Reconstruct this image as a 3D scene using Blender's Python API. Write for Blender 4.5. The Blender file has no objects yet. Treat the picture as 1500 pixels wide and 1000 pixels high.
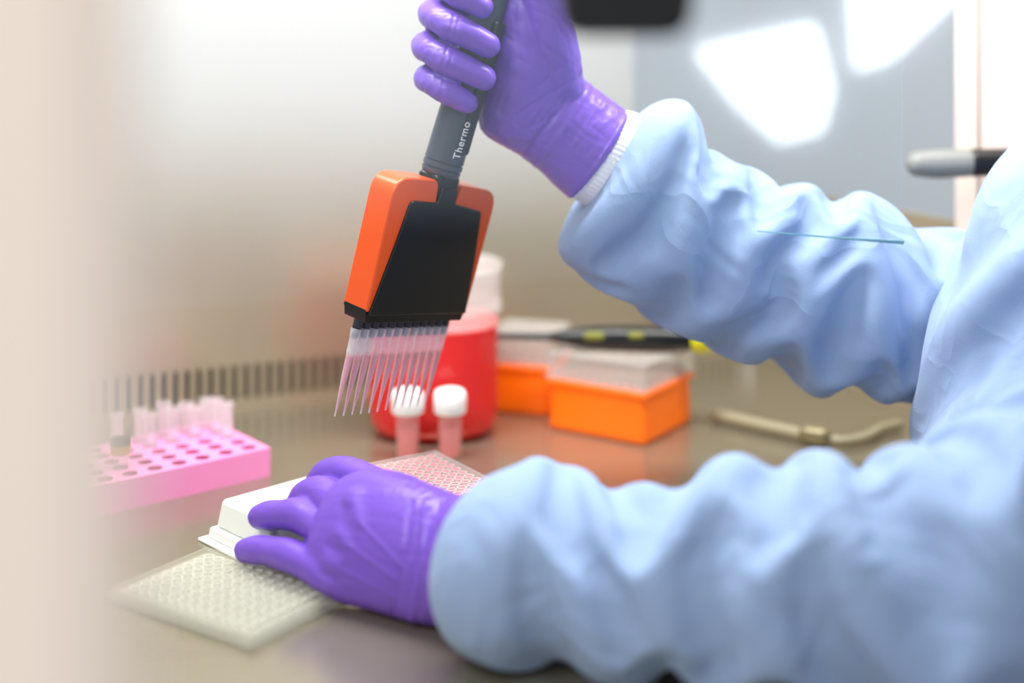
import bpy, bmesh, math, random
import numpy as np
from mathutils import Vector, Matrix, noise
random.seed(4)
S = bpy.context.scene
col = S.collection
V = Vector
MM = 0.001

# ------------------------------------------------------------ materials
def lin(c):
    return tuple(((x/255)/12.92 if x/255 <= .04045 else ((x/255+.055)/1.055)**2.4) for x in c)+(1,)

def mat(name, rgb, rough=.5, metal=0, alpha=1, tint=None, bump=0, bscale=200, var=0, vscale=5, spec=.5, emit=0, sheen=0, coat=0, stretch=None, sss=0, wrinkle=0):
    m = bpy.data.materials.new(name); m.use_nodes = True
    nt = m.node_tree; N = nt.nodes; L = nt.links
    b = N['Principled BSDF']; out = N['Material Output']
    c = lin(rgb)
    b.inputs['Base Color'].default_value = c
    b.inputs['Roughness'].default_value = rough
    b.inputs['Metallic'].default_value = metal
    b.inputs['Specular IOR Level'].default_value = spec
    b.inputs['Sheen Weight'].default_value = sheen
    b.inputs['Coat Weight'].default_value = coat
    if sss:
        b.inputs['Subsurface Weight'].default_value = sss
        b.inputs['Subsurface Radius'].default_value = (.01, .006, .006)
        b.inputs['Subsurface Scale'].default_value = .5
    if emit:
        b.inputs['Emission Color'].default_value = c
        b.inputs['Emission Strength'].default_value = emit
    tc = N.new('ShaderNodeTexCoord')
    mp = N.new('ShaderNodeMapping')
    L.new(tc.outputs['Object'], mp.inputs['Vector'])
    if stretch: mp.inputs['Scale'].default_value = stretch
    if bump:
        n = N.new('ShaderNodeTexNoise'); n.inputs['Scale'].default_value = bscale; n.inputs['Detail'].default_value = 4
        L.new(mp.outputs[0], n.inputs['Vector'])
        bp = N.new('ShaderNodeBump'); bp.inputs['Strength'].default_value = bump; bp.inputs['Distance'].default_value = .002
        L.new(n.outputs['Fac'], bp.inputs['Height']); L.new(bp.outputs[0], b.inputs['Normal'])
        if wrinkle:
            n2 = N.new('ShaderNodeTexNoise'); n2.inputs['Scale'].default_value = 16; n2.inputs['Detail'].default_value = 1.5; n2.inputs['Distortion'].default_value = 1.2
            L.new(mp.outputs[0], n2.inputs['Vector'])
            s1 = N.new('ShaderNodeMath'); s1.operation = 'SUBTRACT'; s1.inputs[1].default_value = .5; L.new(n2.outputs['Fac'], s1.inputs[0])
            s2 = N.new('ShaderNodeMath'); s2.operation = 'ABSOLUTE'; L.new(s1.outputs[0], s2.inputs[0])
            b2 = N.new('ShaderNodeBump'); b2.invert = True; b2.inputs['Strength'].default_value = wrinkle; b2.inputs['Distance'].default_value = .03
            L.new(s2.outputs[0], b2.inputs['Height']); L.new(b2.outputs[0], bp.inputs['Normal'])
    if var:
        n = N.new('ShaderNodeTexNoise'); n.inputs['Scale'].default_value = vscale; n.inputs['Detail'].default_value = 3
        L.new(mp.outputs[0], n.inputs['Vector'])
        mx = N.new('ShaderNodeMix'); mx.data_type = 'RGBA'
        mx.inputs[6].default_value = tuple(x*(1-var) for x in c[:3])+(1,)
        mx.inputs[7].default_value = tuple(min(1, x*(1+var)) for x in c[:3])+(1,)
        L.new(n.outputs['Fac'], mx.inputs[0]); L.new(mx.outputs[2], b.inputs['Base Color'])
    if alpha < 1:
        t = N.new('ShaderNodeBsdfTransparent')
        t.inputs['Color'].default_value = lin(tint) if tint else (1, 1, 1, 1)
        ms = N.new('ShaderNodeMixShader'); ms.inputs[0].default_value = alpha
        L.new(t.outputs[0], ms.inputs[1]); L.new(b.outputs[0], ms.inputs[2]); L.new(ms.outputs[0], out.inputs[0])
    return m

M = {}
M['glove'] = mat('purple_nitrile', (112, 76, 188), .38, bump=.10, bscale=260, var=.06, vscale=30, spec=.5, sss=.05)
M['gown'] = mat('blue_gown_cloth', (144, 167, 204), .9, bump=.15, bscale=900, spec=.15, sheen=.12, wrinkle=.25)
M['knit'] = mat('white_knit', (240, 242, 248), .9, bump=.6, bscale=500)
M['orange'] = mat('orange_plastic', (236, 88, 24), .32, spec=.5)
M['black'] = mat('black_plastic', (12, 15, 17), .28, spec=.5)
M['slate'] = mat('slate_plastic', (62, 72, 88), .42)
M['slated'] = mat('dark_slate_plastic', (38, 44, 54), .45)
M['label'] = mat('white_print', (235, 238, 242), .6)
M['tip'] = mat('clear_tip_plastic', (244, 244, 250), .2, alpha=.42)
M['tipliq'] = mat('pink_liquid', (236, 84, 90), .3, alpha=.8, tint=(255, 190, 190))
M['red'] = mat('red_medium', (205, 6, 16), .15, spec=.4, sss=.1, emit=.12)  # faint self-glow added to the liquid colour
M['jar'] = mat('clear_jar_plastic', (240, 242, 240), .2, alpha=.28)
M['jarw'] = mat('clear_jar_wall', (255, 160, 150), .08, alpha=.07)
M['obox'] = mat('orange_rack_plastic', (255, 116, 12), .35, spec=.4, emit=.15)  # slight emission lifts the plastic, it is no lamp
M['lid'] = mat('clear_rack_lid', (244, 242, 238), .15, alpha=.18)
M['racktips'] = mat('rack_tips', (228, 210, 188), .4, alpha=.28)
M['yellow'] = mat('yellow_plastic', (222, 220, 30), .4, emit=.1)  # small added glow, not a light source
M['yellowd'] = mat('olive_mark', (120, 122, 30), .5)
M['white'] = mat('white_plastic', (238, 242, 236), .35)
M['cap'] = mat('white_cap', (250, 250, 250), .4)
M['vial'] = mat('vial_plastic', (250, 225, 222), .2, alpha=.25)
M['vialliq'] = mat('vial_liquid', (232, 84, 84), .25, alpha=.75, tint=(255, 150, 150))
M['pink'] = mat('pink_rack_plastic', (244, 146, 204), .4, sss=.05)
M['pinkhole'] = mat('pink_hole', (205, 96, 150), .6)  # darker rack pink, shade inside the holes put into the colour
M['tube'] = mat('clear_tube', (250, 240, 246), .15, alpha=.22)
M['plate'] = mat('clear_plate', (250, 240, 236), .18, alpha=.32)
M['well'] = mat('well_ring', (255, 246, 242), .2, alpha=.7)
M['wellpink'] = mat('well_medium', (244, 128, 138), .25, emit=.15)  # added glow brightens the well liquid
M['plate2'] = mat('clear_lid_plastic', (240, 240, 222), .08, alpha=.16)
M['well2'] = mat('well_ring_clear', (250, 250, 236), .2, alpha=.32)
M['steel'] = mat('stainless_worktop', (162, 154, 134), .20, metal=.65, bump=.03, bscale=30, var=.05, vscale=4)
M['wall'] = mat('stainless_back_panel', (184, 174, 152), .28, metal=.6, var=.06, vscale=3)
M['dark'] = mat('slot_void', (70, 62, 55), .8)  # dark sheet colour stands for the shade behind the slots
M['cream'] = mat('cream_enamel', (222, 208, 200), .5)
M['postcream'] = mat('post_enamel', (250, 234, 219), .6, emit=.12)  # added glow lightens the shaded side of the post
M['teal'] = mat('glass_edge', (40, 125, 140), .2, alpha=.6)
M['hose'] = mat('beige_tubing', (156, 149, 122), .4)
M['brass'] = mat('dull_fitting', (140, 130, 100), .4, metal=.5)
M['room'] = mat('room_paint', (228, 226, 236), .8, var=.22, vscale=1.1)
M['win'] = mat('window_daylight', (250, 252, 255), .5, emit=1.6)  # emission stands in for window reflections on the sash glass
M['floor'] = mat('floor_vinyl', (170, 170, 172), .5)
M['gasket'] = mat('dark_gasket', (90, 80, 78), .6)
M['greyp'] = mat('grey_plastic', (128, 131, 128), .45)
M['gold'] = mat('gold_cap', (190, 160, 60), .35, metal=.3)
M['lamp'] = mat('lamp_diffuser', (255, 252, 245), .5, emit=1.0)
M['sideglass'] = mat('side_glass', (225, 235, 240), .05, alpha=.08, tint=(250, 254, 254))

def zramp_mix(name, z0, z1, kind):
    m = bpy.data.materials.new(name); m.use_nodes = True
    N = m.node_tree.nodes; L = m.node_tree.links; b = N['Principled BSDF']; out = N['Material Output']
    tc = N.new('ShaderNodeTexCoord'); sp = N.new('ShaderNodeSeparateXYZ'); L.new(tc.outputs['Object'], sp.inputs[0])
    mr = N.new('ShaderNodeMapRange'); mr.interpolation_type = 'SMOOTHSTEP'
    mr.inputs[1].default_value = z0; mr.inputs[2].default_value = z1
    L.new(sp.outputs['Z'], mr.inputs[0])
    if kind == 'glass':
        mr.inputs[3].default_value = 0; mr.inputs[4].default_value = .045  # pale haze painted into the pane, thickening upward
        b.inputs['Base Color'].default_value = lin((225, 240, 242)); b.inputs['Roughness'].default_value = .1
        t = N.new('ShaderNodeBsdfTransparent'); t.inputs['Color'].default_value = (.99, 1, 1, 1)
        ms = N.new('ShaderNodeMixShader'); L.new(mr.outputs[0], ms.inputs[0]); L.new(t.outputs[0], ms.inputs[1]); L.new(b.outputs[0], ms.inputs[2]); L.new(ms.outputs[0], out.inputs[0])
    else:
        mx = N.new('ShaderNodeMix'); mx.data_type = 'RGBA'; mx.inputs[6].default_value = lin((186, 178, 158)); mx.inputs[7].default_value = lin((180, 181, 180))  # steel's reflected light gradient painted into the base colour
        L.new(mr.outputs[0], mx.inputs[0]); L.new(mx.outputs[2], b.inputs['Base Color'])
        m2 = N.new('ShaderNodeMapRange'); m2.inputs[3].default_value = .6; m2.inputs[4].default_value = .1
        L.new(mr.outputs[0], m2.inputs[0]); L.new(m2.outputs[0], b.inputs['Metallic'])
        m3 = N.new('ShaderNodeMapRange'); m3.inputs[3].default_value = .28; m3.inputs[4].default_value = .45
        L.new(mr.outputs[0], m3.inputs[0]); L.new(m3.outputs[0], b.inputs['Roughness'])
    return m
M['glass'] = zramp_mix('sash_glass', .2215, .275, 'glass')
M['wallup'] = zramp_mix('lacquered_upper_panel', .10, .32, 'panel')  # painted reflection ramp, the panel is plain steel

# ------------------------------------------------------------ mesh helpers
def empty(name, loc=(0, 0, 0)):
    o = bpy.data.objects.new(name, None); o.empty_display_size = .02; col.objects.link(o); o.location = loc
    bpy.context.view_layer.update(); return o

def obj(name, verts, faces, m, parent=None, smooth=True, bevel=0, X=None, idx=None, recalc=True, seg=3, angle=None):
    me = bpy.data.meshes.new(name)
    if X is not None: verts = [X @ V(v) for v in verts]
    me.from_pydata([tuple(v) for v in verts], [], faces)
    ms = m if isinstance(m, (list, tuple)) else [m]
    for k in ms: me.materials.append(M[k])
    if idx:
        for p, i in zip(me.polygons, idx): p.material_index = i
    if recalc:
        bm = bmesh.new(); bm.from_mesh(me); bmesh.ops.recalc_face_normals(bm, faces=bm.faces); bm.to_mesh(me); bm.free()
    o = bpy.data.objects.new(name, me); col.objects.link(o)
    if smooth:
        for p in me.polygons: p.use_smooth = True
        if angle or bevel:
            me.set_sharp_from_angle(angle=math.radians(angle or 40))
    if bevel:
        b = o.modifiers.new('bevel', 'BEVEL'); b.width = bevel; b.segments = seg; b.limit_method = 'ANGLE'; b.angle_limit = math.radians(35)
    if parent:
        o.parent = parent
        o.matrix_parent_inverse = parent.matrix_world.inverted()
    return o

def frame(x, y, z, o):
    m = Matrix.Identity(4)
    for i, a in enumerate((x, y, z)):
        for r in range(3): m[r][i] = a[r]
    for r in range(3): m[r][3] = o[r]
    return m

def boxgeo(x0, x1, y0, y1, z0, z1, taper=0):
    t = taper
    v = [(x0, y0, z0), (x1, y0, z0), (x1, y1, z0), (x0, y1, z0), (x0+t, y0+t, z1), (x1-t, y0+t, z1), (x1-t, y1-t, z1), (x0+t, y1-t, z1)]
    f = [(0, 3, 2, 1), (4, 5, 6, 7), (0, 1, 5, 4), (1, 2, 6, 5), (2, 3, 7, 6), (3, 0, 4, 7)]
    return v, f

def box(name, b, m, X=None, parent=None, bevel=0, taper=0, seg=3):
    v, f = boxgeo(*b, taper)
    return obj(name, v, f, m, parent, True, bevel, X, seg=seg, angle=35)

class Geo:
    def __init__(s): s.v = []; s.f = []; s.i = []
    def add(s, v, f, mi=0, X=None):
        n = len(s.v)
        s.v += [tuple(X @ V(p)) if X is not None else tuple(p) for p in v]
        s.f += [tuple(k+n for k in q) for q in f]; s.i += [mi]*len(f)
    def obj(s, name, m, parent=None, X=None, angle=35, bevel=0, smooth=True):
        return obj(name, s.v, s.f, m, parent, smooth, bevel, X, s.i, angle=angle)

def lathe(prof, n=32, off=(0, 0, 0), closed=True, sq=1.0):
    v = []; f = []
    for r, z in prof:
        for k in range(n):
            a = 2*math.pi*k/n
            c, s = math.cos(a), math.sin(a)
            if sq != 1: c = math.copysign(abs(c)**sq, c); s = math.copysign(abs(s)**sq, s)
            v.append((off[0]+r*c, off[1]+r*s, off[2]+z))
    for i in range(len(prof)-1):
        for k in range(n):
            f.append((i*n+k, i*n+(k+1) % n, (i+1)*n+(k+1) % n, (i+1)*n+k))
    if closed:
        f.append(tuple(range(n))[::-1]); f.append(tuple((len(prof)-1)*n+k for k in range(n)))
    return v, f

def prism(poly, y0, y1):
    n = len(poly)
    v = [(x, y0, z) for x, z in poly]+[(x, y1, z) for x, z in poly]
    f = [tuple(range(n)), tuple(range(2*n-1, n-1, -1))]
    for i in range(n): f.append((i, (i+1) % n, n+(i+1) % n, n+i))
    return v, f

def roundpoly(pts, n=6):
    out = []
    L = len(pts)
    for i in range(L):
        p = V(pts[i][:2]); r = pts[i][2]
        if r <= 0: out.append(tuple(p)); continue
        a = (V(pts[i-1][:2])-p).normalized(); b = (V(pts[(i+1) % L][:2])-p).normalized()
        ang = a.angle(b); d = r/math.tan(ang/2)
        p0 = p+a*d; p1 = p+b*d
        for k in range(n+1):
            t = k/n
            out.append(tuple((1-t)**2*p0+2*t*(1-t)*p+t*t*p1))
    return out

def cr(keys, n):
    out = []
    K = [tuple(k) for k in keys]
    P = [tuple(2*a-b for a, b in zip(K[0], K[1]))]+K+[tuple(2*a-b for a, b in zip(K[-1], K[-2]))]
    for i in range(1, len(P)-2):
        for j in range(n):
            t = j/n
            out.append(tuple(.5*((2*b)+(-a+c)*t+(2*a-5*b+4*c-d)*t*t+(-a+3*b-3*c+d)*t**3)
                             for a, b, c, d in zip(P[i-1], P[i], P[i+1], P[i+2])))
    out.append(K[-1])
    return out

def loft(keys, nper=10, nth=64, pw=1.0, scale=MM, cap=True):
    ks = cr(keys, nper)
    C = []; A = []; Bd = []
    for k in ks:
        T = V((k[0], k[4]+k[6], k[1])); B = V((k[2], k[4]-k[6], k[3]))
        C.append((T+B)/2); A.append((T-B)/2); Bd.append(k[5])
    v = []; f = []
    for i in range(len(ks)):
        t = (C[min(i+2, len(ks)-1)]-C[max(i-2, 0)])
        D = t.cross(A[i]).normalized()*Bd[i]
        for j in range(nth):
            a = 2*math.pi*j/nth
            c, s = math.cos(a), math.sin(a)
            c = math.copysign(abs(c)**pw, c); s = math.copysign(abs(s)**pw, s)
            v.append((C[i]+A[i]*c+D*s)*scale)
    for i in range(len(ks)-1):
        for j in range(nth):
            f.append((i*nth+j, i*nth+(j+1) % nth, (i+1)*nth+(j+1) % nth, (i+1)*nth+j))
    if cap:
        v.append(C[0]*scale); a0 = len(v)-1
        v.append(C[-1]*scale); a1 = len(v)-1
        for j in range(nth):
            f.append((a0, (j+1) % nth, j)); b = (len(ks)-1)*nth
            f.append((a1, b+j, b+(j+1) % nth))
    return v, f

def tube(pts, nper=6, nth=20, scale=MM):
    ks = cr(pts, nper)
    P = [V(k[:3]) for k in ks]; R = [max(k[3], .01) for k in ks]
    t0 = (P[1]-P[0]).normalized(); t1 = (P[-1]-P[-2]).normalized()
    pre = []; post = []
    for k in range(6, 0, -1):
        a = k/6*math.pi/2*.98
        pre.append((P[0]-t0*R[0]*math.sin(a), R[0]*math.cos(a)))
        b = (7-k)/6*math.pi/2*.98
        post.append((P[-1]+t1*R[-1]*math.sin(b), R[-1]*math.cos(b)))
    Q = pre+list(zip(P, R))+post
    v = []; f = []
    up = V((0, 0, 1)) if abs(t0.z) < .8 else V((1, 0, 0))
    nrm = t0.cross(up).normalized()
    for i, (p, r) in enumerate(Q):
        a = Q[max(i-1, 0)][0]; b = Q[min(i+1, len(Q)-1)][0]
        t = (b-a).normalized()
        nrm = (nrm-t*nrm.dot(t)).normalized(); bi = t.cross(nrm)
        for j in range(nth):
            an = 2*math.pi*j/nth
            v.append((p+nrm*r*math.cos(an)+bi*r*math.sin(an))*scale)
    for i in range(len(Q)-1):
        for j in range(nth):
            f.append((i*nth+j, i*nth+(j+1) % nth, (i+1)*nth+(j+1) % nth, (i+1)*nth+j))
    f.append(tuple(range(nth))[::-1]); f.append(tuple((len(Q)-1)*nth+k for k in range(nth)))
    return v, f

def displace(o, fn):
    me = o.data
    nm = [v.normal.copy() for v in me.vertices]
    new = [v.co+n*fn(v.co, n) for v, n in zip(me.vertices, nm)]
    for v, c in zip(me.vertices, new): v.co = c
    me.update()

def remeshed(name, geo, m, voxel, it, parent, fn=None):
    o = obj(name+'_src', geo.v, geo.f, m, None, True)
    r = o.modifiers.new('r', 'REMESH'); r.mode = 'VOXEL'; r.voxel_size = voxel; r.use_smooth_shade = True
    s = o.modifiers.new('s', 'SMOOTH'); s.factor = .5; s.iterations = it
    dg = bpy.context.evaluated_depsgraph_get(); dg.update()
    me = bpy.data.meshes.new_from_object(o.evaluated_get(dg)); me.name = name
    bpy.data.objects.remove(o)
    n = bpy.data.objects.new(name, me); col.objects.link(n)
    me.materials.clear(); me.materials.append(M[m])
    for p in me.polygons: p.use_smooth = True; p.material_index = 0
    if fn: displace(n, fn)
    n.parent = parent; n.matrix_parent_inverse = parent.matrix_world.inverted()
    return n

def fold(co, d, L, W, seed):
    e = V(d).normalized(); a = co.dot(e)
    q = co/W+e*a*(1/L-1/W)+V((seed, seed*1.7, -seed))
    return abs(noise.noise(q))

def segd(px, pz, a, b):
    dx, dz = b[0]-a[0], b[1]-a[1]
    l = dx*dx+dz*dz
    t = max(0, min(1, ((px-a[0])*dx+(pz-a[1])*dz)/l))
    return math.hypot(px-a[0]-t*dx, pz-a[1]-t*dz)

def creases(co, n, C):
    w = max(0, min(1, .2-n.y*1.3))
    if w <= 0: return 0
    x, z = co.x*1000, co.z*1000
    d = 0
    for pts, wd, am in C:
        dd = min(segd(x, z, pts[i], pts[i+1]) for i in range(len(pts)-1))
        if dd < wd*4: d += am*math.exp(-(dd/wd)**2)
    return d*w*MM

# ---- small position based cloth solver used for gown sleeves
def rings(keys, step, nth):
    ks = cr(keys, 30)
    C = [(V((k[0], k[4], k[1]))+V((k[2], k[4], k[3])))/2 for k in ks]
    cum = [0]
    for i in range(1, len(C)): cum.append(cum[-1]+(C[i]-C[i-1]).length)
    n = int(cum[-1]/step); out = []; j = 0
    for i in range(n+1):
        s = cum[-1]*i/n
        while j < len(cum)-2 and cum[j+1] < s: j += 1
        t = (s-cum[j])/max(1e-9, cum[j+1]-cum[j])
        out.append(tuple(a+(b-a)*t for a, b in zip(ks[j], ks[j+1])))
    ks = out; R = []; C = []; A = []
    for k in ks:
        T = V((k[0], k[4]+k[6], k[1])); B = V((k[2], k[4]-k[6], k[3])); C.append((T+B)/2); A.append((T-B)/2)
    for i in range(len(ks)):
        t = C[min(i+2, len(ks)-1)]-C[max(i-2, 0)]
        D = t.cross(A[i]).normalized()*ks[i][5]
        R.append([tuple(C[i]+A[i]*math.cos(2*math.pi*j/nth)+D*math.sin(2*math.pi*j/nth)) for j in range(nth)])
    return np.array(R)

def drape(R, slack, circ, bend, found, iters, seed, grav=.02, inner=.78, amp=3, span=4, floor=None, vary=1.0, pin=2):
    n, m, _ = R.shape
    X = R.copy()
    for i in range(n):
        for j in range(m):
            X[i, j] += np.array(noise.noise_vector(V(R[i, j])*.02+V((seed*3.1, 0, 0))))*amp
    X[:pin] = R[:pin]; X[-2:] = R[-2:]
    C = R.mean(1, keepdims=True)
    sl = np.ones((n, m))
    for i in range(n):
        for j in range(m):
            sl[i, j] = slack+(slack-1)*vary*noise.noise(V(R[i, j])*.012+V((0, seed*2.3, 0)))
    w = np.ones((n, m)); w[:pin] = 0; w[-2:] = 0
    wf = w.reshape(n*m); N = n*m; cs = []
    def con(di, dj, k, comp):
        I, J = np.meshgrid(np.arange(0, n-di), np.arange(m), indexing='ij')
        I2 = I+di; J2 = (J+dj) % m
        d = R[I2, J2]-R[I, J]
        if dj == 0: L = np.linalg.norm(d, axis=-1)*sl[I, J]
        elif di == 0: L = np.linalg.norm(d, axis=-1)*circ
        else:
            dl = np.linalg.norm(R[I2, J]-R[I, J], axis=-1)*sl[I, J]; dc = np.linalg.norm(R[I2, J2]-R[I2, J], axis=-1)*circ
            L = np.sqrt(dl**2+dc**2)
        cs.append(((I*m+J).ravel(), (I2*m+J2).ravel(), L.ravel(), k, comp))
    con(1, 0, .9, 1); con(0, 1, .9, 1); con(1, 1, .35, 1); con(1, -1, .35, 1)
    for s_ in range(2, span+1): con(s_, 0, bend, 1); con(0, s_, bend*.5, .3)
    X = X.reshape(N, 3); Rf = R.reshape(N, 3); Cf = np.repeat(C[:, 0, :], m, 0); prev = X.copy()
    rad0 = np.linalg.norm(Rf-Cf, axis=1)
    for it in range(iters):
        vel = (X-prev)*.9; prev = X.copy()
        X = X+vel*wf[:, None]; X[:, 2] -= grav*wf
        X += (Rf-X)*found*wf[:, None]
        for sub in range(3):
            acc = np.zeros((N, 3)); cnt = np.zeros(N)
            for a, b, L, k, comp in cs:
                d = X[b]-X[a]; l = np.linalg.norm(d, axis=1)+1e-9
                e = (l-L)/l*k
                if comp < 1: e = np.where(e < 0, e*comp, e)
                c = d*(e*.5)[:, None]
                for t in range(3):
                    acc[:, t] += np.bincount(a, c[:, t], N)-np.bincount(b, c[:, t], N)
                cnt += (np.bincount(a, minlength=N)+np.bincount(b, minlength=N))*k
            X += acc/(cnt*.35+1e-9)[:, None]*wf[:, None]
        d = X-Cf; l = np.linalg.norm(d, axis=1)+1e-9; mn = rad0*inner
        X += d/l[:, None]*(np.maximum(0, mn-l)*wf)[:, None]
        if floor is not None:
            sel = (X[:, 0] < 270) & (X[:, 2] < floor); X[sel, 2] = floor
    f = []
    for i in range(n-1):
        for j in range(m): f.append((i*m+j, i*m+(j+1) % m, (i+1)*m+(j+1) % m, (i+1)*m+j))
    return X*.001, f

def cloth_obj(name, R, parent, inner_hem=True, **kw):
    X, f = drape(R, **kw)
    n, m, _ = R.shape
    v = X.tolist()
    if inner_hem:
        c = np.array(v[:m]).mean(0)
        nxt = (np.array(v[3*m:4*m]).mean(0)-c)
        for k_, (s_, t_) in enumerate(((.93, .15), (.88, .9), (.85, 1.6))):
            b0 = len(v)
            for j in range(m):
                p = np.array(X[j]); v.append((c+(p-c)*s_+nxt*t_).tolist())
            prev0 = 0 if k_ == 0 else b0-m
            for j in range(m): f.append((prev0+j, prev0+(j+1) % m, b0+(j+1) % m, b0+j))
    o = obj(name, v, f, 'gown', parent, True)
    sm = o.modifiers.new('s', 'SUBSURF'); sm.levels = 2; sm.render_levels = 2
    return o

# ------------------------------------------------------------ cabinet shell
cab = empty('biosafety_cabinet', (0, 1.3, 0))
WD = V((1, .433, 0)).normalized()
corner = V((.2693, 1.5389, 0))
SD = V((.433, -1, 0)).normalized()
leftend = corner-WD*.95
def wallframe(o, d):
    y = V((0, 0, 1)).cross(d)
    return frame(d, y, V((0, 0, 1)), o)
XB = wallframe(leftend, WD)
g = Geo()
g.add(*boxgeo(0, .95, 0, .004, -.01, .008), 0)
g.add(*boxgeo(0, .95, 0, .004, .041, .10), 0)
g.add(*boxgeo(0, .95, .02, .024, -.01, .06), 1)
k = 0
while k*.0112 < .95:
    x = k*.0112
    g.add(*boxgeo(x, min(x+.0062, .95), 0, .004, .008, .041), 0); k += 1
g.obj('wall_back', ['wall', 'dark'], cab, XB, bevel=0, smooth=False)
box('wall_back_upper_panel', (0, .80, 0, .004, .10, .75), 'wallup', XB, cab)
box('wall_back_lower_band', (.80, .95, 0, .004, .10, .19), 'wall', XB, cab)
box('window_back', (.80, .95, 0, .004, .19, .75), 'sideglass', XB, cab)  # glass opening added so the glowing panes behind show
XS = wallframe(corner, SD)
box('wall_right', (0, .55, 0, .004, -.01, .19), 'wall', XS, cab)
box('window_side', (.003, .345, 0, .004, .19, .75), 'sideglass', XS, cab)
g = Geo()
g.add(*boxgeo(.345, .372, -.012, .012, .0, .75), 0)
g.add(*boxgeo(.372, .377, -.008, .008, .0, .75), 1)
g.add(*boxgeo(.377, .55, -.012, .012, .0, .75), 0)
g.obj('side_frame', ['cream', 'gasket'], cab, XS)
L0 = leftend
poly = [(L0.x, L0.y), (corner.x, corner.y), (corner.x+SD.x*.33, corner.y+SD.y*.33), (.275, 1.06), (.272, .80), (.15, .60), (-.62, .60)]
v = [(x, y, 0) for x, y in poly]+[(x, y, -.02) for x, y in poly]
n = len(poly); f = [tuple(range(n)), tuple(range(2*n-1, n-1, -1))]+[(i, (i+1) % n, n+(i+1) % n, n+i) for i in range(n)]
obj('work_surface', v, f, 'steel', cab, True, 0, angle=30)
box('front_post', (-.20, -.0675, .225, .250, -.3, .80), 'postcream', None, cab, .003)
box('sash_glass', (-.42, .262, .915, .919, .2215, .75), 'glass', None, cab)
v, f = prism([(.165, .2280), (.262, .2196), (.263, .2218), (.215, .2243), (.165, .2283)], .9140, .9198)
obj('sash_edge', v, f, 'teal', cab, False)
box('lamp_housing', (-.5, .35, .92, 1.08, .80, .84), 'lamp', None, cab, .004)

hb = empty('sash_handle', (.045, .55, .4))
g = Geo()
g.add(*prism(roundpoly([(.020, .3610, .012), (.070, .3610, .012), (.078, .43, .01), (.012, .43, .01)]), .535, .57), 0)
g.obj('grip', ['black'], hb, None, 40, bevel=.003)
v, f = tube([(45, 552, 425, 6), (45, 552, 520, 6), (50, 600, 620, 6), (50, 640, 760, 6)])
obj('arm', v, f, 'black', hb)

Yr = 2.6
g = Geo()
g.add(*boxgeo(-2.5, 4, Yr, Yr+.1, -.9, 1.8), 0)
g.obj('wall_room', ['room'])
def reflectionpane(i, pts):  # glowing cutouts added in place of window reflections in the sash
    v, f = prism(pts, Yr-.02, Yr-.005)
    obj('window_%d' % i, v, f, 'win', None, False)
reflectionpane(1, [(.351, .3195), (.572, .368), (.6045, .248), (.585, .170), (.507, .1505), (.429, .222)])
reflectionpane(2, [(.6435, .495), (.845, .495), (.8255, .41), (.715, .3065), (.6565, .287)])
g = Geo(); g.add(*boxgeo(-3, 4, -2, 3, -.92, -.9)); g.obj('floor', ['floor'])

# ------------------------------------------------------------ pipette
pip = empty('multichannel_pipette', (-.078, 1.0, .156))
a = V((.24, .01, .97)).normalized(); w = V((.585, .80, -.155)); w = (w-a*w.dot(a)).normalized()
yv = a.cross(w)
O = V((-.078, 1.0, .1557))
XP = frame(w, yv, a, O)
def mmp(pts): return [(x*MM, z*MM)+tuple(r*MM for r in rest) for x, z, *rest in pts]
shell = roundpoly(mmp([(-57, 5, 2), (57, 5, 2), (60, 98, 15), (16, 100, 5), (12, 84, 3), (-10, 84, 3), (-13, 102, 6), (-60, 102, 15)]), 7)
v, f = prism(shell, -.0115, .0115)
obj('orange_housing', v, f, 'orange', pip, True, .0045, XP, seg=5)
for nm, y0, y1 in (('front_panel', -.0132, -.0095), ('rear_panel', .0095, .0132)):
    v, f = prism(roundpoly(mmp([(-55, 3, 0), (55, 3, 0), (50, 45, 20), (44, 82, 4), (10, 86, 2), (9, 97, 3), (-9, 97, 3), (-10, 86, 2), (-40, 86, 5), (-44, 60, 20)]), 5), y0, y1)
    obj(nm, v, f, 'black', pip, True, .001, XP)
v, f = prism(roundpoly(mmp([(-54, -3, 1), (54, -3, 1), (57.5, 7, 1), (-57.5, 7, 1)]), 3), -.0105, .0105)
obj('tip_bar', v, f, 'black', pip, True, .0012, XP)
v, f = prism(roundpoly(mmp([(-10.5, 80, 0), (10.5, 80, 0), (13.5, 106, 4), (-13.5, 106, 4)]), 4), -.0105, .0105)
obj('neck', v, f, 'black', pip, True, .003, XP)
H0 = O+a*.104; a2 = V((.285, .0, .958)).normalized()
hx = (w-a2*w.dot(a2)).normalized(); XH = frame(hx, a2.cross(hx), a2, H0)
pr = [(0, 0), (12, 0), (14, 1.5), (14.6, 4), (14.6, 5), (13.6, 5.4), (13.6, 6.2), (14.8, 6.6), (14.8, 10), (13.8, 10.4), (13.8, 11.2), (14.8, 11.6), (14.6, 15), (14.4, 45), (13.6, 80), (12.2, 110), (11.6, 150), (12, 185), (10, 190), (0, 190)]
v, f = lathe([(r*MM, z*MM) for r, z in pr], 40)
obj('handle', v, f, 'slate', pip, True, 0, XH, angle=50)
v, f = prism(roundpoly(mmp([(-6, 20, 2), (6, 20, 2), (5, 120, 2), (-5, 120, 2)]), 3), -.0158, -.012)
obj('handle_insert', v, f, 'slated', pip, True, .001, XH)
v, f = lathe([(0, .188), (.006, .188), (.006, .21), (.011, .212), (.011, .226), (.008, .23), (0, .23)], 24)
obj('plunger', v, f, 'slated', pip, True, 0, XH, angle=40)
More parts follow.
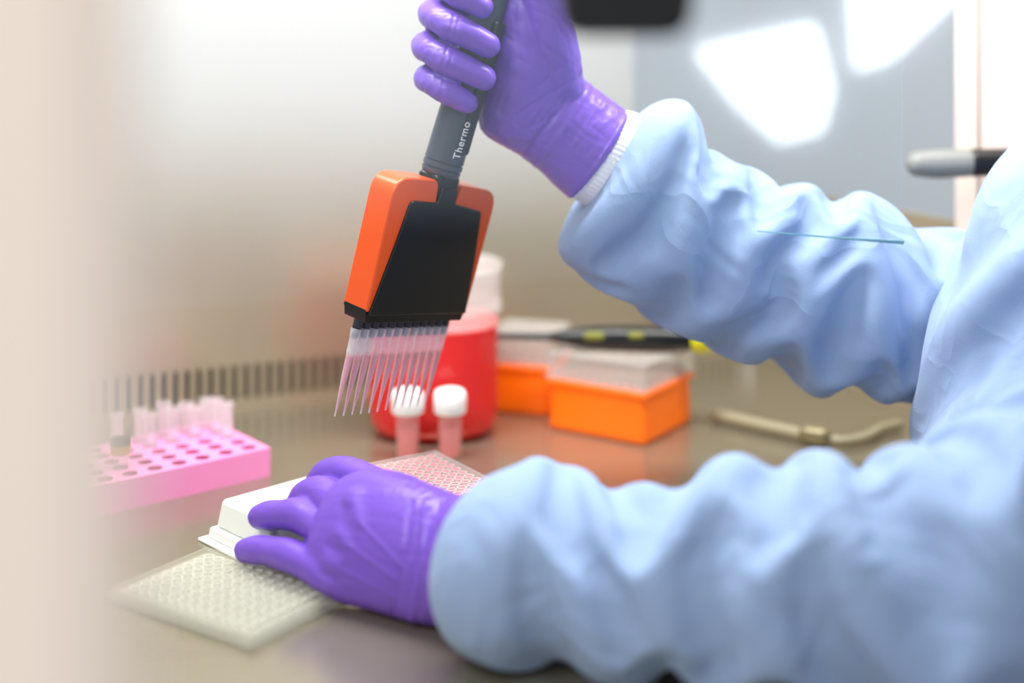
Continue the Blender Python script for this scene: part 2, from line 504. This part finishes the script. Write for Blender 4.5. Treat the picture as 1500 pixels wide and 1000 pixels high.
tcu = bpy.data.curves.new('label_text', 'FONT'); tcu.body = 'Thermo'; tcu.size = .0080; tcu.extrude = .0002; tcu.space_character = 1.1
to = bpy.data.objects.new('label_text', tcu); col.objects.link(to); tcu.materials.append(M['label'])
nrm = V((.45, -.89, 0)); nrm = (nrm-a2*nrm.dot(a2)).normalized()
ty = nrm.cross(a2)
to.matrix_world = frame(a2, ty, nrm, H0+a2*.016+nrm*.0164-ty*.004)
to.parent = pip; to.matrix_parent_inverse = pip.matrix_world.inverted()
g = Geo(); gn = Geo(); gl = Geo()
for i in range(12):
    x = (-49.5+9*i)*MM
    v, f = lathe([(.0033, -.002), (.0033, -.0105), (.0026, -.012), (.0022, -.017)], 14, (x, 0, 0)); gn.add(v, f)
    j = random.uniform(-.0006, .0006)
    v, f = lathe([(.0037, -.0100), (.0040, -.0105), (.0040, -.0150), (.0034, -.0165), (.0031, -.026), (.0033, -.0265), (.0028, -.029), (.0023, -.046), (.0022, -.047), (.0013, -.060), (.0005, -.0735+j)], 16, (x, 0, 0)); g.add(v, f)
    v, f = lathe([(.0026, -.030), (.0019, -.046), (.0010, -.060), (.0004, -.071)], 12, (x, 0, 0)); gl.add(v, f)
gn.obj('nozzles', ['slated'], pip, XP); g.obj('tips', ['tip'], pip, XP); gl.obj('tip_liquid', ['tipliq'], pip, XP)

# ------------------------------------------------------------ jar with red medium
bk = empty('medium_jar', (-.071, 1.245, 0))
XJ = Matrix.Translation((-.071, 1.245, 0))
v, f = lathe([(0, .002), (.046, .002), (.054, .006), (.0575, .014), (.0585, .03), (.0583, .098), (0, .098)], 64, sq=.8)
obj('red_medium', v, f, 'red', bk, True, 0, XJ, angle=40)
v, f = lathe([(.0465, .0006), (.055, .004), (.0592, .013), (.060, .03), (.060, .10)], 64, closed=False, sq=.8)
obj('wall_lower', v, f, 'jarw', bk, True, 0, XJ)
v, f = lathe([(.060, .10), (.0595, .108), (.062, .110), (.062, .118), (.0605, .120), (.0615, .146), (.063, .149), (.0615, .150), (.059, .146), (.058, .10)], 64, closed=False, sq=.8)
obj('wall_upper', v, f, 'jar', bk, True, 0, XJ, angle=40)

# ------------------------------------------------------------ vials
for i, x in enumerate((-.0885, -.0525)):
    vl = empty('sample_vial' if i == 0 else 'sample_vial.001', (x, 1.158, 0))
    XV = Matrix.Translation((x, 1.158, 0))
    v, f = lathe([(.004, .0), (.0088, .0), (.0098, .003), (.0100, .038), (.0092, .040)], 28)
    obj('body', v, f, 'vial', vl, True, 0, XV, angle=40)
    v, f = lathe([(.003, .002), (.008, .002), (.0088, .006), (.0088, .028), (0, .028)], 24)
    obj('liquid', v, f, 'vialliq', vl, True, 0, XV, angle=40)
    n = 48; v = []; f = []
    prof = [(.0, .0385), (.0125, .0385), (.0133, .040), (.0135, .0525), (.0125, .057), (.009, .0585), (0, .0588)]
    for r, z in prof:
        for k in range(n):
            rr = r*(1+(.035 if k % 2 and .0384 < z < .053 else 0)); an = 2*math.pi*k/n
            v.append((rr*math.cos(an), rr*math.sin(an), z))
    for q in range(len(prof)-1):
        for k in range(n): f.append((q*n+k, q*n+(k+1) % n, (q+1)*n+(k+1) % n, (q+1)*n+k))
    obj('cap', v, f, 'cap', vl, True, 0, XV, angle=60)

# ------------------------------------------------------------ tip boxes
def tipbox(name, cornerpt, e1, l1, l2, h1=.047, h2=.070):
    e = empty(name, (cornerpt[0], cornerpt[1], 0))
    x = V((e1[0], e1[1], 0)).normalized(); z = V((0, 0, 1)); y = V((-x.y, x.x, 0))
    if y.y < 0: y = -y
    X = frame(x, y, z, (cornerpt[0], cornerpt[1], 0))
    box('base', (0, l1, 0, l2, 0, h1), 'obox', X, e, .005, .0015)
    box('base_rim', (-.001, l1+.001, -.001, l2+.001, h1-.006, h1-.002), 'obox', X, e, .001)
    g = Geo()
    t = .0015
    g.add(*boxgeo(0, l1, 0, t, h1, h2)); g.add(*boxgeo(0, l1, l2-t, l2, h1, h2))
    g.add(*boxgeo(0, t, t, l2-t, h1, h2)); g.add(*boxgeo(l1-t, l1, t, l2-t, h1, h2)); g.add(*boxgeo(0, l1, 0, l2, h2-t, h2))
    g.add(*boxgeo(-.0015, l1+.0015, -.0015, l2+.0015, h1, h1+.004))
    g.obj('lid', ['lid'], e, X)
    g = Geo(); nx = int(l1/.0105); ny = int(l2/.0105)
    for i in range(nx):
        for j in range(ny):
            vv, ff = lathe([(.0034, h1), (.0036, h1+.009), (.0026, h1+.009)], 10, (.008+i*(l1-.016)/(nx-1), .008+j*(l2-.016)/(ny-1), 0)); g.add(vv, ff)
    g.obj('racked_tips', ['racktips'], e, X)
    return e
tipbox('pipette_tip_box', (.1157, 1.187), (-.835, .55), .10, .094)
tipbox('pipette_tip_box.001', (.034, 1.279), (-.95, .30), .066, .080, .047, .072)

bp = empty('single_channel_pipette', (.08, 1.245, .08))
A0 = V((178, 1238, 82)); A1 = V((-20, 1262, 80))
d = (A1-A0)
def along(t, dz=0): return A0+d*t+V((0, 0, dz))
def tb(name, seq, m):
    v, f = tube([tuple(along(t))+(r,) for t, r in seq]); obj(name, v, f, m, bp)
tb('yellow_button', [(-.01, 10), (.03, 12), (.055, 11.5)], 'yellow')
tb('body', [(.075, 10.5), (.2, 11.4), (.4, 11.4), (.55, 10), (.66, 6.5), (.72, 3.6)], 'black')
tb('shaft', [(.70, 3.8), (.85, 3), (1.0, 2.4)], 'slated')
v, f = tube([tuple(along(t)+V((0, -8, 3)))+(4.0,) for t in (.49, .52, .55)]); obj('yellow_mark', v, f, 'yellowd', bp)
v, f = tube([tuple(along(t)+V((0, -8, 4)))+(4.0,) for t in (.31, .33, .35)]); obj('yellow_mark_b', v, f, 'yellowd', bp)

hs = empty('aspirator_tubing', (.22, 1.2, 0))
v, f = tube([(188, 1262, 7, 5.5), (225, 1228, 7, 5.5), (262, 1196, 7, 5.5)]); obj('rod', v, f, 'hose', hs)
v, f = tube([(260, 1197, 9, 8.5), (270, 1190, 9, 8.5)]); obj('fitting', v, f, 'brass', hs)
v, f = tube([(270, 1190, 7, 4), (290, 1186, 6, 4), (312, 1200, 6, 4), (330, 1222, 6, 4), (350, 1236, 6, 4)], 10); obj('hose', v, f, 'hose', hs)

kb = empty('frame_clamp', (.37, 1.15, .248))
v, f = tube([(346, 1160, 249, 11), (362, 1160, 249, 12.5), (385, 1158, 250, 12)]); obj('grip', v, f, 'greyp', kb)
v, f = tube([(392, 1158, 250, 12), (425, 1158, 251, 11.5)]); obj('tail', v, f, 'black', kb)

# ------------------------------------------------------------ pink tube rack
pr = empty('pink_tube_rack', (-.27, 1.1, 0))
c0 = V((-.1966, 1.111, 0)); x = V((-.77, -.63, 0)).normalized(); y = V((-.63, .77, 0)).normalized()
XR = frame(x, y, V((0, 0, 1)), c0)
RL, RW, RH = .19, .098, .023
nx, ny = 9, 5
g = Geo()
g.add(*boxgeo(0, RL, 0, .003, 0, RH)); g.add(*boxgeo(0, RL, RW-.003, RW, 0, RH))
g.add(*boxgeo(0, .003, .003, RW-.003, 0, RH)); g.add(*boxgeo(RL-.003, RL, .003, RW-.003, 0, RH))
g.add(*boxgeo(.003, RL-.003, .003, RW-.003, .0, .004), 1)
cx, cy = (RL-.006)/nx, (RW-.006)/ny
holes = []
for i in range(nx):
    for j in range(ny):
        ox, oy = .003+cx*(i+.5), .003+cy*(j+.5); holes.append((ox, oy))
        n = 24; vv = []; ff = []
        for k in range(n):
            an = 2*math.pi*k/n; c_, s_ = math.cos(an), math.sin(an)
            m_ = max(abs(c_), abs(s_)); vv.append((ox+c_/m_*cx/2, oy+s_/m_*cy/2, RH))
        for zz in (RH, .004):
            for k in range(n):
                an = 2*math.pi*k/n; vv.append((ox+.0062*math.cos(an), oy+.0062*math.sin(an), zz))
        for k in range(n):
            k2 = (k+1) % n
            ff.append((k, k2, n+k2, n+k)); ff.append((n+k, n+k2, 2*n+k2, 2*n+k))
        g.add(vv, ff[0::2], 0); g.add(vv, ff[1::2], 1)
obj('rack_body', g.v, g.f, ['pink', 'pinkhole'], pr, True, 0, XR, g.i, angle=30, recalc=False)
g = Geo()
for (i, j) in [(0, 4), (1, 4), (2, 4), (0, 3), (1, 3), (2, 3), (0, 2), (3, 3), (3, 4), (4, 4)]:
    ox, oy = holes[i*ny+j]; tl = random.uniform(-.003, .003)
    T = Matrix.Translation((ox, oy, RH+tl)) @ Matrix.Rotation(random.uniform(-.08, .08), 4, 'X')
    vv, ff = lathe([(.0035, -.015), (.0056, -.008), (.0056, .023), (.0068, .0235), (.0068, .0265), (.0046, .0265), (.0046, -.006)], 18)
    g.add(vv, ff, 0, T)
g.obj('tubes', ['tube'], pr, XR)
P_ = XR @ V((holes[5*ny+1][0], holes[5*ny+1][1], 0))
sv = empty('small_sample_vial', (P_.x, P_.y, .008))
XV = Matrix.Translation((P_.x, P_.y, .008))
v, f = lathe([(.003, 0), (.0058, 0), (.0058, .026), (.005, .028)], 20); obj('body', v, f, 'tube', sv, True, 0, XV)
v, f = lathe([(.004, .026), (.0078, .026), (.008, .033), (.004, .033)], 24); obj('band', v, f, 'gold', sv, True, 0, XV, angle=40)
v, f = lathe([(.004, .033), (.008, .033), (.0076, .038), (0, .039)], 24); obj('cap', v, f, 'black', sv, True, 0, XV, angle=40)

# ------------------------------------------------------------ white carrier
wb = empty('white_plate_carrier', (-.1444, .984, 0))
XW = frame(V((.72, .69, 0)).normalized(), V((.69, -.72, 0)).normalized(), V((0, 0, 1)), (-.2194, .971, 0))
box('flange', (-.003, .130, -.003, .084, 0, .0025), 'white', XW, wb, .001)
box('foot', (.002, .125, .002, .080, .0025, .010), 'white', XW, wb, .0015, .001)
box('block', (.006, .121, .006, .076, .010, .030), 'white', XW, wb, .003, .003)

# ------------------------------------------------------------ 96 well plates
def wellplate(name, X, L, W, z0, z1, mb, mr, mliq, loc):
    e = empty(name, loc)
    g = Geo(); t = .0015
    g.add(*boxgeo(0, L, 0, W, z0, z0+.0015))
    for b_ in ((0, L, 0, t, z0, z1-.003), (0, L, W-t, W, z0, z1-.003), (0, t, 0, W, z0, z1-.003), (L-t, L, 0, W, z0, z1-.003)): g.add(*boxgeo(*b_))
    for b_ in ((.002, L-.002, .002, .004, z1-.004, z1), (.002, L-.002, W-.004, W-.002, z1-.004, z1), (.002, .004, .004, W-.004, z1-.004, z1), (L-.004, L-.002, .004, W-.004, z1-.004, z1)): g.add(*boxgeo(*b_))
    g.add(*boxgeo(.003, L-.003, .003, W-.003, z1-.0035, z1-.0028))
    g.obj('frame', [mb], e, X)
    g = Geo(); gl = Geo()
    for i in range(12):
        for j in range(8):
            ox = L/2+(i-5.5)*.009; oy = W/2+(j-3.5)*.009*(W/.0855)
            vv, ff = lathe([(.0036, z1-.003), (.0038, z1-.0018), (.0038, z1-.0006), (.0028, z1-.0006), (.0027, z1-.002)], 16, (ox, oy, 0), closed=False); g.add(vv, ff)
            if mliq:
                vv, ff = lathe([(.0001, z0+.003), (.0028, z0+.003), (.0029, z1-.0014), (.0001, z1-.0014)], 14, (ox, oy, 0)); gl.add(vv, ff)
    g.obj('wells', [mr], e, X)
    if mliq: gl.obj('well_liquid', [mliq], e, X)
K = V((-.0575, 1.037, 0))
XK = frame(V((.55, -.835, 0)).normalized(), V((-.835, -.55, 0)).normalized(), V((0, 0, 1)), K)
wellplate('well_plate', XK, .120, .080, .0305, .045, 'plate', 'well', 'wellpink', (-.06, .98, .03))
cc = V((-.181, .868, 0)); d1 = V((.83, -.56, 0)).normalized(); d2 = V((.56, .83, 0)).normalized()
XL = frame(d1, d2, V((0, 0, 1)), cc-d1*.0635-d2*.0425)
wellplate('clear_well_plate', XL, .127, .085, .0005, .009, 'plate2', 'well2', None, (-.181, .868, 0))

# ------------------------------------------------------------ the worker
wk = empty('lab_worker', (.5, .95, 0))
g = Geo()
palm = [(24, 420, -8, 402, 1014, 15, 0), (33, 376, -15, 356, 1012, 20, 0), (40, 348, -22, 322, 1014, 25, 0), (46, 331, -24, 290, 1020, 27, 0),
        (50, 329, 5, 269, 1026, 28, 0), (66, 317, 22, 256, 1028, 29.5, 0), (77, 309, 32, 246, 1029, 31, 0), (88, 300, 43, 236, 1030, 32.5, 0)]
g.add(*loft(palm, 8, 56))
hxv = V((.958, 0, -.285)); a2n = V((.285, 0, .958))
def onaxis(z):
    t = (z-262.4)/.958
    return V((-51.6+.285*t, 1001, z))
def finger(zc, seq, rs):
    c = onaxis(zc); pts = []
    for (x, y, up), r in zip(seq, rs):
        p = c+hxv*x+V((0, y, 0))+a2n*up; pts.append((p.x, p.y, p.z, r))
    g.add(*tube(pts, 6, 22))
finger(381, [(34, 18, 6), (8, 31, 4), (-18, 30, 3), (-32, 16, 4), (-35, 2, 4), (-31, -13, 3), (-22, -22, 1), (-14, -25, 0), (-5, -25, -3)], [11, 11, 10.5, 10.6, 11, 9.6, 10.4, 9.8, 8.8])
finger(359, [(36, 18, 4), (8, 33, 4), (-20, 32, 4), (-35, 17, 5), (-38, 2, 5), (-33, -14, 3), (-20, -24, 0), (-6, -26, -2), (7, -26, -5)], [11, 11, 10.8, 11.2, 11.6, 10, 11, 10.2, 9.4])
finger(336, [(36, 18, 2), (8, 32, 3), (-18, 31, 4), (-33, 16, 5), (-36, 1, 5), (-31, -14, 3), (-17, -24, 0), (-2, -26, -2), (11, -26, -4)], [11, 11, 10.6, 11, 11.4, 9.8, 10.8, 10, 9.2])
finger(315.5, [(34, 18, 0), (8, 30, 2), (-14, 28, 3), (-26, 14, 4), (-29, 0, 4), (-24, -13, 3), (-14, -21, 1), (-4, -23, -1), (4, -24, -3)], [10.5, 10, 9.4, 9.8, 10.2, 9.2, 9.8, 9, 8.2])
g.add(*tube([(36, 1014, 322, 18), (30, 1006, 352, 19), (24, 1000, 386, 17), (18, 994, 416, 13), (6, 992, 440, 10.5), (-4, 996, 456, 8.8)], 6, 24))
g.add(*tube([(-10, 1014, 302, 14), (2, 1010, 320, 17), (10, 1008, 345, 18), (12, 1008, 375, 17)], 6, 24))
GC = [([(52, 330), (36, 306), (6, 268)], 2.0, -1.4), ([(60, 324), (44, 300), (16, 260)], 2.2, 1.0),
      ([(40, 318), (24, 300)], 1.6, -.7), ([(44, 326), (20, 312), (2, 300)], 1.6, -.6), ([(30, 300), (8, 290)], 1.8, -.6), ([(24, 282), (-4, 284)], 1.6, .5), ([(36, 336), (20, 322)], 1.6, -.6),
      ([(-41, 374), (-46, 352)], 1.1, -.6), ([(-46, 352), (-51, 330)], 1.1, -.6), ([(-48, 329), (-53, 311)], 1.1, -.6), ([(-37, 374), (-42, 353)], 1.0, -.4), ([(-41, 351), (-46, 331)], 1.0, -.4),
      ([(85, 299), (64, 268), (43, 238)], 1.0, .9)]
def gl1(co, n):
    near = max(0, 1-abs(co.z-.30)/.06)
    return creases(co, n, GC)+(fold(co, (.6, .2, .9), .05, .007, 3)-.2)*-.0014*near+(fold(co, (1, .3, -.6), .03, .008, 8)-.2)*.0007
remeshed('glove_right', g, 'glove', .0010, 6, wk, gl1)
v, f = loft([(82, 302, 40, 241, 1030, 30, 0), (92, 300, 48, 236, 1031, 31.5, 0), (98, 297, 56, 231, 1032, 32, 0), (108, 292, 65, 226, 1032, 31, 0)], 8, 180)
o = obj('knit_cuff', v, f, 'knit', wk)
me = o.data
for i, vv in enumerate(me.vertices):
    if i % 180 % 3 == 0 and i < len(me.vertices)-2: vv.co += vv.normal*.0009

# upper sleeve
sl = [(96, 299, 57, 235, 1032, 33, 0), (102, 305, 54, 225, 1032, 38, 0), (115, 310, 44, 213, 1032, 44, 0), (131, 309, 40, 198, 1033, 49, 0), (144, 293, 52, 180, 1036, 51, 0), (154, 277, 84, 163, 1038, 52, 0),
      (189, 257, 131, 136, 1044, 54, 0), (236, 243, 190, 112, 1048, 56, 0), (275, 236, 237, 92, 1050, 58, 0), (312, 216, 280, 84, 1052, 58, 0),
      (352, 214, 320, 80, 1050, 58, 0), (405, 250, 390, 82, 1042, 60, 0), (450, 300, 470, 120, 1020, 62, 0), (480, 350, 540, 190, 1000, 62, 0)]
o = cloth_obj('sleeve_right', rings(sl, 4.2, 92), wk, slack=1.15, circ=1.02, bend=.25, found=.006, iters=160, seed=2, span=4, amp=3.5, inner=.82)

def torso_rings(nth=110):
    S_ = [(-300, 500, 960, 215, 150), (-60, 500, 960, 212, 150), (55, 498, 958, 211, 150), (125, 503, 955, 208, 148), (185, 513, 952, 201, 146), (230, 524, 950, 196, 144),
          (262, 538, 948, 188, 142), (290, 560, 945, 176, 140), (325, 585, 942, 150, 135), (360, 605, 940, 125, 120), (395, 615, 940, 85, 85), (425, 620, 940, 62, 62), (450, 622, 940, 58, 60)]
    ks = cr(S_, 12); zz = [k_[0] for k_ in ks]; out = []
    z = -160
    yaw = math.radians(8)
    while z < 449:
        i = max(q for q in range(len(zz)) if zz[q] <= z); i = min(i, len(ks)-2); t = (z-zz[i])/(zz[i+1]-zz[i])
        _, cx_, cy_, a_, b_ = [p+(q-p)*t for p, q in zip(ks[i], ks[i+1])]
        r = []
        for j in range(nth):
            an = 2*math.pi*j/nth; c_, s_ = math.cos(an), math.sin(an)
            c_ = math.copysign(abs(c_)**.85, c_); s_ = math.copysign(abs(s_)**.85, s_)
            X_, Y_ = a_*c_, b_*s_
            r.append((cx_+X_*math.cos(yaw)-Y_*math.sin(yaw), cy_+X_*math.sin(yaw)+Y_*math.cos(yaw), z))
        out.append(r); z += 9
    return np.array(out)
cloth_obj('gown_torso', torso_rings(), wk, False, slack=1.045, circ=1.05, bend=.35, found=.009, iters=110, seed=5, span=4, amp=5, inner=.94)
v, f = tube([(622, 940, 400, 54), (622, 940, 450, 52), (622, 935, 500, 50)], 6, 40); obj('neck', v, f, 'knit', wk)

sl = [(5, 97, -10, 6, 806, 34, 6), (1, 104, -16, 0, 803, 42, 4), (5, 110, -12, -2, 800, 48, 0), (18, 111, 4, 0, 796, 52, 0), (42, 106, 40, 0, 787, 54, 0),
      (72, 105, 86, 0, 776, 56, 0), (122, 121, 127, 0, 760, 60, 0), (166, 130, 164, 0, 745, 64, 0), (200, 134, 206, -6, 735, 68, 0), (246, 148, 252, -12, 735, 72, 0),
      (312, 176, 330, -16, 755, 76, 0), (390, 250, 430, 20, 800, 80, 0), (450, 320, 530, 110, 850, 80, 0), (520, 380, 600, 220, 880, 74, 0)]
cloth_obj('sleeve_left', rings(sl, 5.0, 92), wk, slack=1.12, circ=1.02, bend=.28, found=.010, iters=160, seed=11, span=4, amp=4, floor=1.5, inner=.85)

# lower (left) hand
g = Geo()
hand = [(10, 82, -8, 8, 815, 24, 10), (-18, 82, -34, 6, 825, 24, 10), (-30, 74, -46, 3, 838, 24, 12), (-47, 75, -62, 2, 848, 24, 14), (-70, 78, -88, 3, 864, 23, 16), (-91, 76, -110, 4, 876, 20, 18), (-108, 68, -126, 9, 886, 16, 18), (-116, 62, -132, 14, 890, 12, 16)]
g.add(*loft(hand, 8, 56))
def fin(pts): g.add(*tube(pts, 6, 22))
fin([(-92, 856, 17, 11), (-114, 864, 18, 11.5), (-132, 877, 21, 10.4), (-146, 888, 22, 10.8), (-160, 900, 20, 9.4), (-169, 907, 18, 9.6), (-178, 914, 15, 8.2)])
fin([(-94, 868, 34, 12), (-116, 882, 37, 12), (-130, 895, 40, 10.8), (-142, 905, 42, 11.2), (-154, 914, 39, 9.8), (-163, 921, 36, 10), (-171, 927, 33, 8.6)])
fin([(-90, 880, 50, 12), (-112, 894, 50, 12.5), (-127, 914, 53, 11.6), (-140, 928, 47, 10.2), (-146, 934, 39, 9)])
fin([(-76, 888, 60, 12), (-92, 906, 62, 11.5), (-112, 927, 63, 10.6), (-127, 941, 58, 9.8), (-135, 949, 50, 8.6)])
fin([(-50, 868, 46, 13), (-58, 900, 46, 12), (-72, 926, 44, 10.5), (-88, 946, 42, 9), (-98, 956, 40, 8)])
g.add(*tube([(-96, 876, 58, 14), (-84, 872, 61, 13), (-60, 856, 61, 12)], 5, 22))
g.add(*tube([(-104, 870, 26, 13), (-106, 878, 42, 14), (-98, 886, 56, 12)], 5, 22))
HC = [([(-62, 70), (-66, 40), (-72, 8)], 2.0, -.9), ([(-53, 72), (-55, 40), (-61, 6)], 2.0, 1.1), ([(-45, 72), (-46, 40), (-50, 6)], 1.8, -.7),
      ([(-99, 62), (-97, 58)], 5, 1.6), ([(-108, 46), (-105, 44)], 5, 1.7), ([(-114, 30), (-110, 29)], 5, 1.6), ([(-114, 14), (-110, 13)], 5, 1.0),
      ([(-94, 55), (-78, 46), (-66, 38)], 1.4, .45), ([(-101, 42), (-84, 36), (-68, 30)], 1.4, .45), ([(-104, 27), (-88, 24), (-70, 20)], 1.4, .4), ([(-108, 38), (-116, 38)], 2.5, -.7), ([(-112, 22), (-120, 23)], 2.5, -.7)]
def gl2(co, n):
    near = max(0, 1-abs(co.x+.055)/.03)
    return creases(co, n, HC)+(fold(co, (.2, .1, 1), .06, .007, 3)-.2)*-.0012*near+(fold(co, (1, -.6, .1), .05, .006, 8)-.2)*-.0004
remeshed('glove_left', g, 'glove', .0011, 9, wk, gl2)

# ------------------------------------------------------------ lights / world
W = bpy.data.worlds.new('World'); S.world = W; W.use_nodes = True
W.node_tree.nodes['Background'].inputs[0].default_value = (.96, .97, 1, 1)
W.node_tree.nodes['Background'].inputs[1].default_value = .57
def area(name, loc, target, sx, sy, power, colr=(1, 1, 1)):
    l = bpy.data.lights.new(name, 'AREA'); l.shape = 'RECTANGLE'; l.size = sx; l.size_y = sy; l.energy = power; l.color = colr
    o = bpy.data.objects.new(name, l); col.objects.link(o); o.location = loc
    o.rotation_euler = (V(target)-V(loc)).to_track_quat('-Z', 'Y').to_euler()
area('cabinet_tube_light', (0, 1.0, .78), (0, 1.02, 0), .85, .12, 12, (1, .98, .94))
area('room_light', (-.9, -.3, 1.5), (.1, 1.0, .1), .8, .8, 18, (1, .98, .96))  # added fill from camera left, stands for no actual lamp

# ------------------------------------------------------------ camera
cd = bpy.data.cameras.new('camera'); cam = bpy.data.objects.new('camera', cd); col.objects.link(cam)
cam.location = (0, 0, .365); cam.rotation_euler = (math.radians(90), 0, 0)
cd.sensor_width = 36; cd.lens = 48; cd.shift_y = -(500-40)/1500
cd.clip_start = .01
cd.dof.use_dof = True; cd.dof.focus_distance = .955; cd.dof.aperture_fstop = 1.7
S.camera = cam
S.view_settings.view_transform = 'Standard'
S.view_settings.look = 'None'
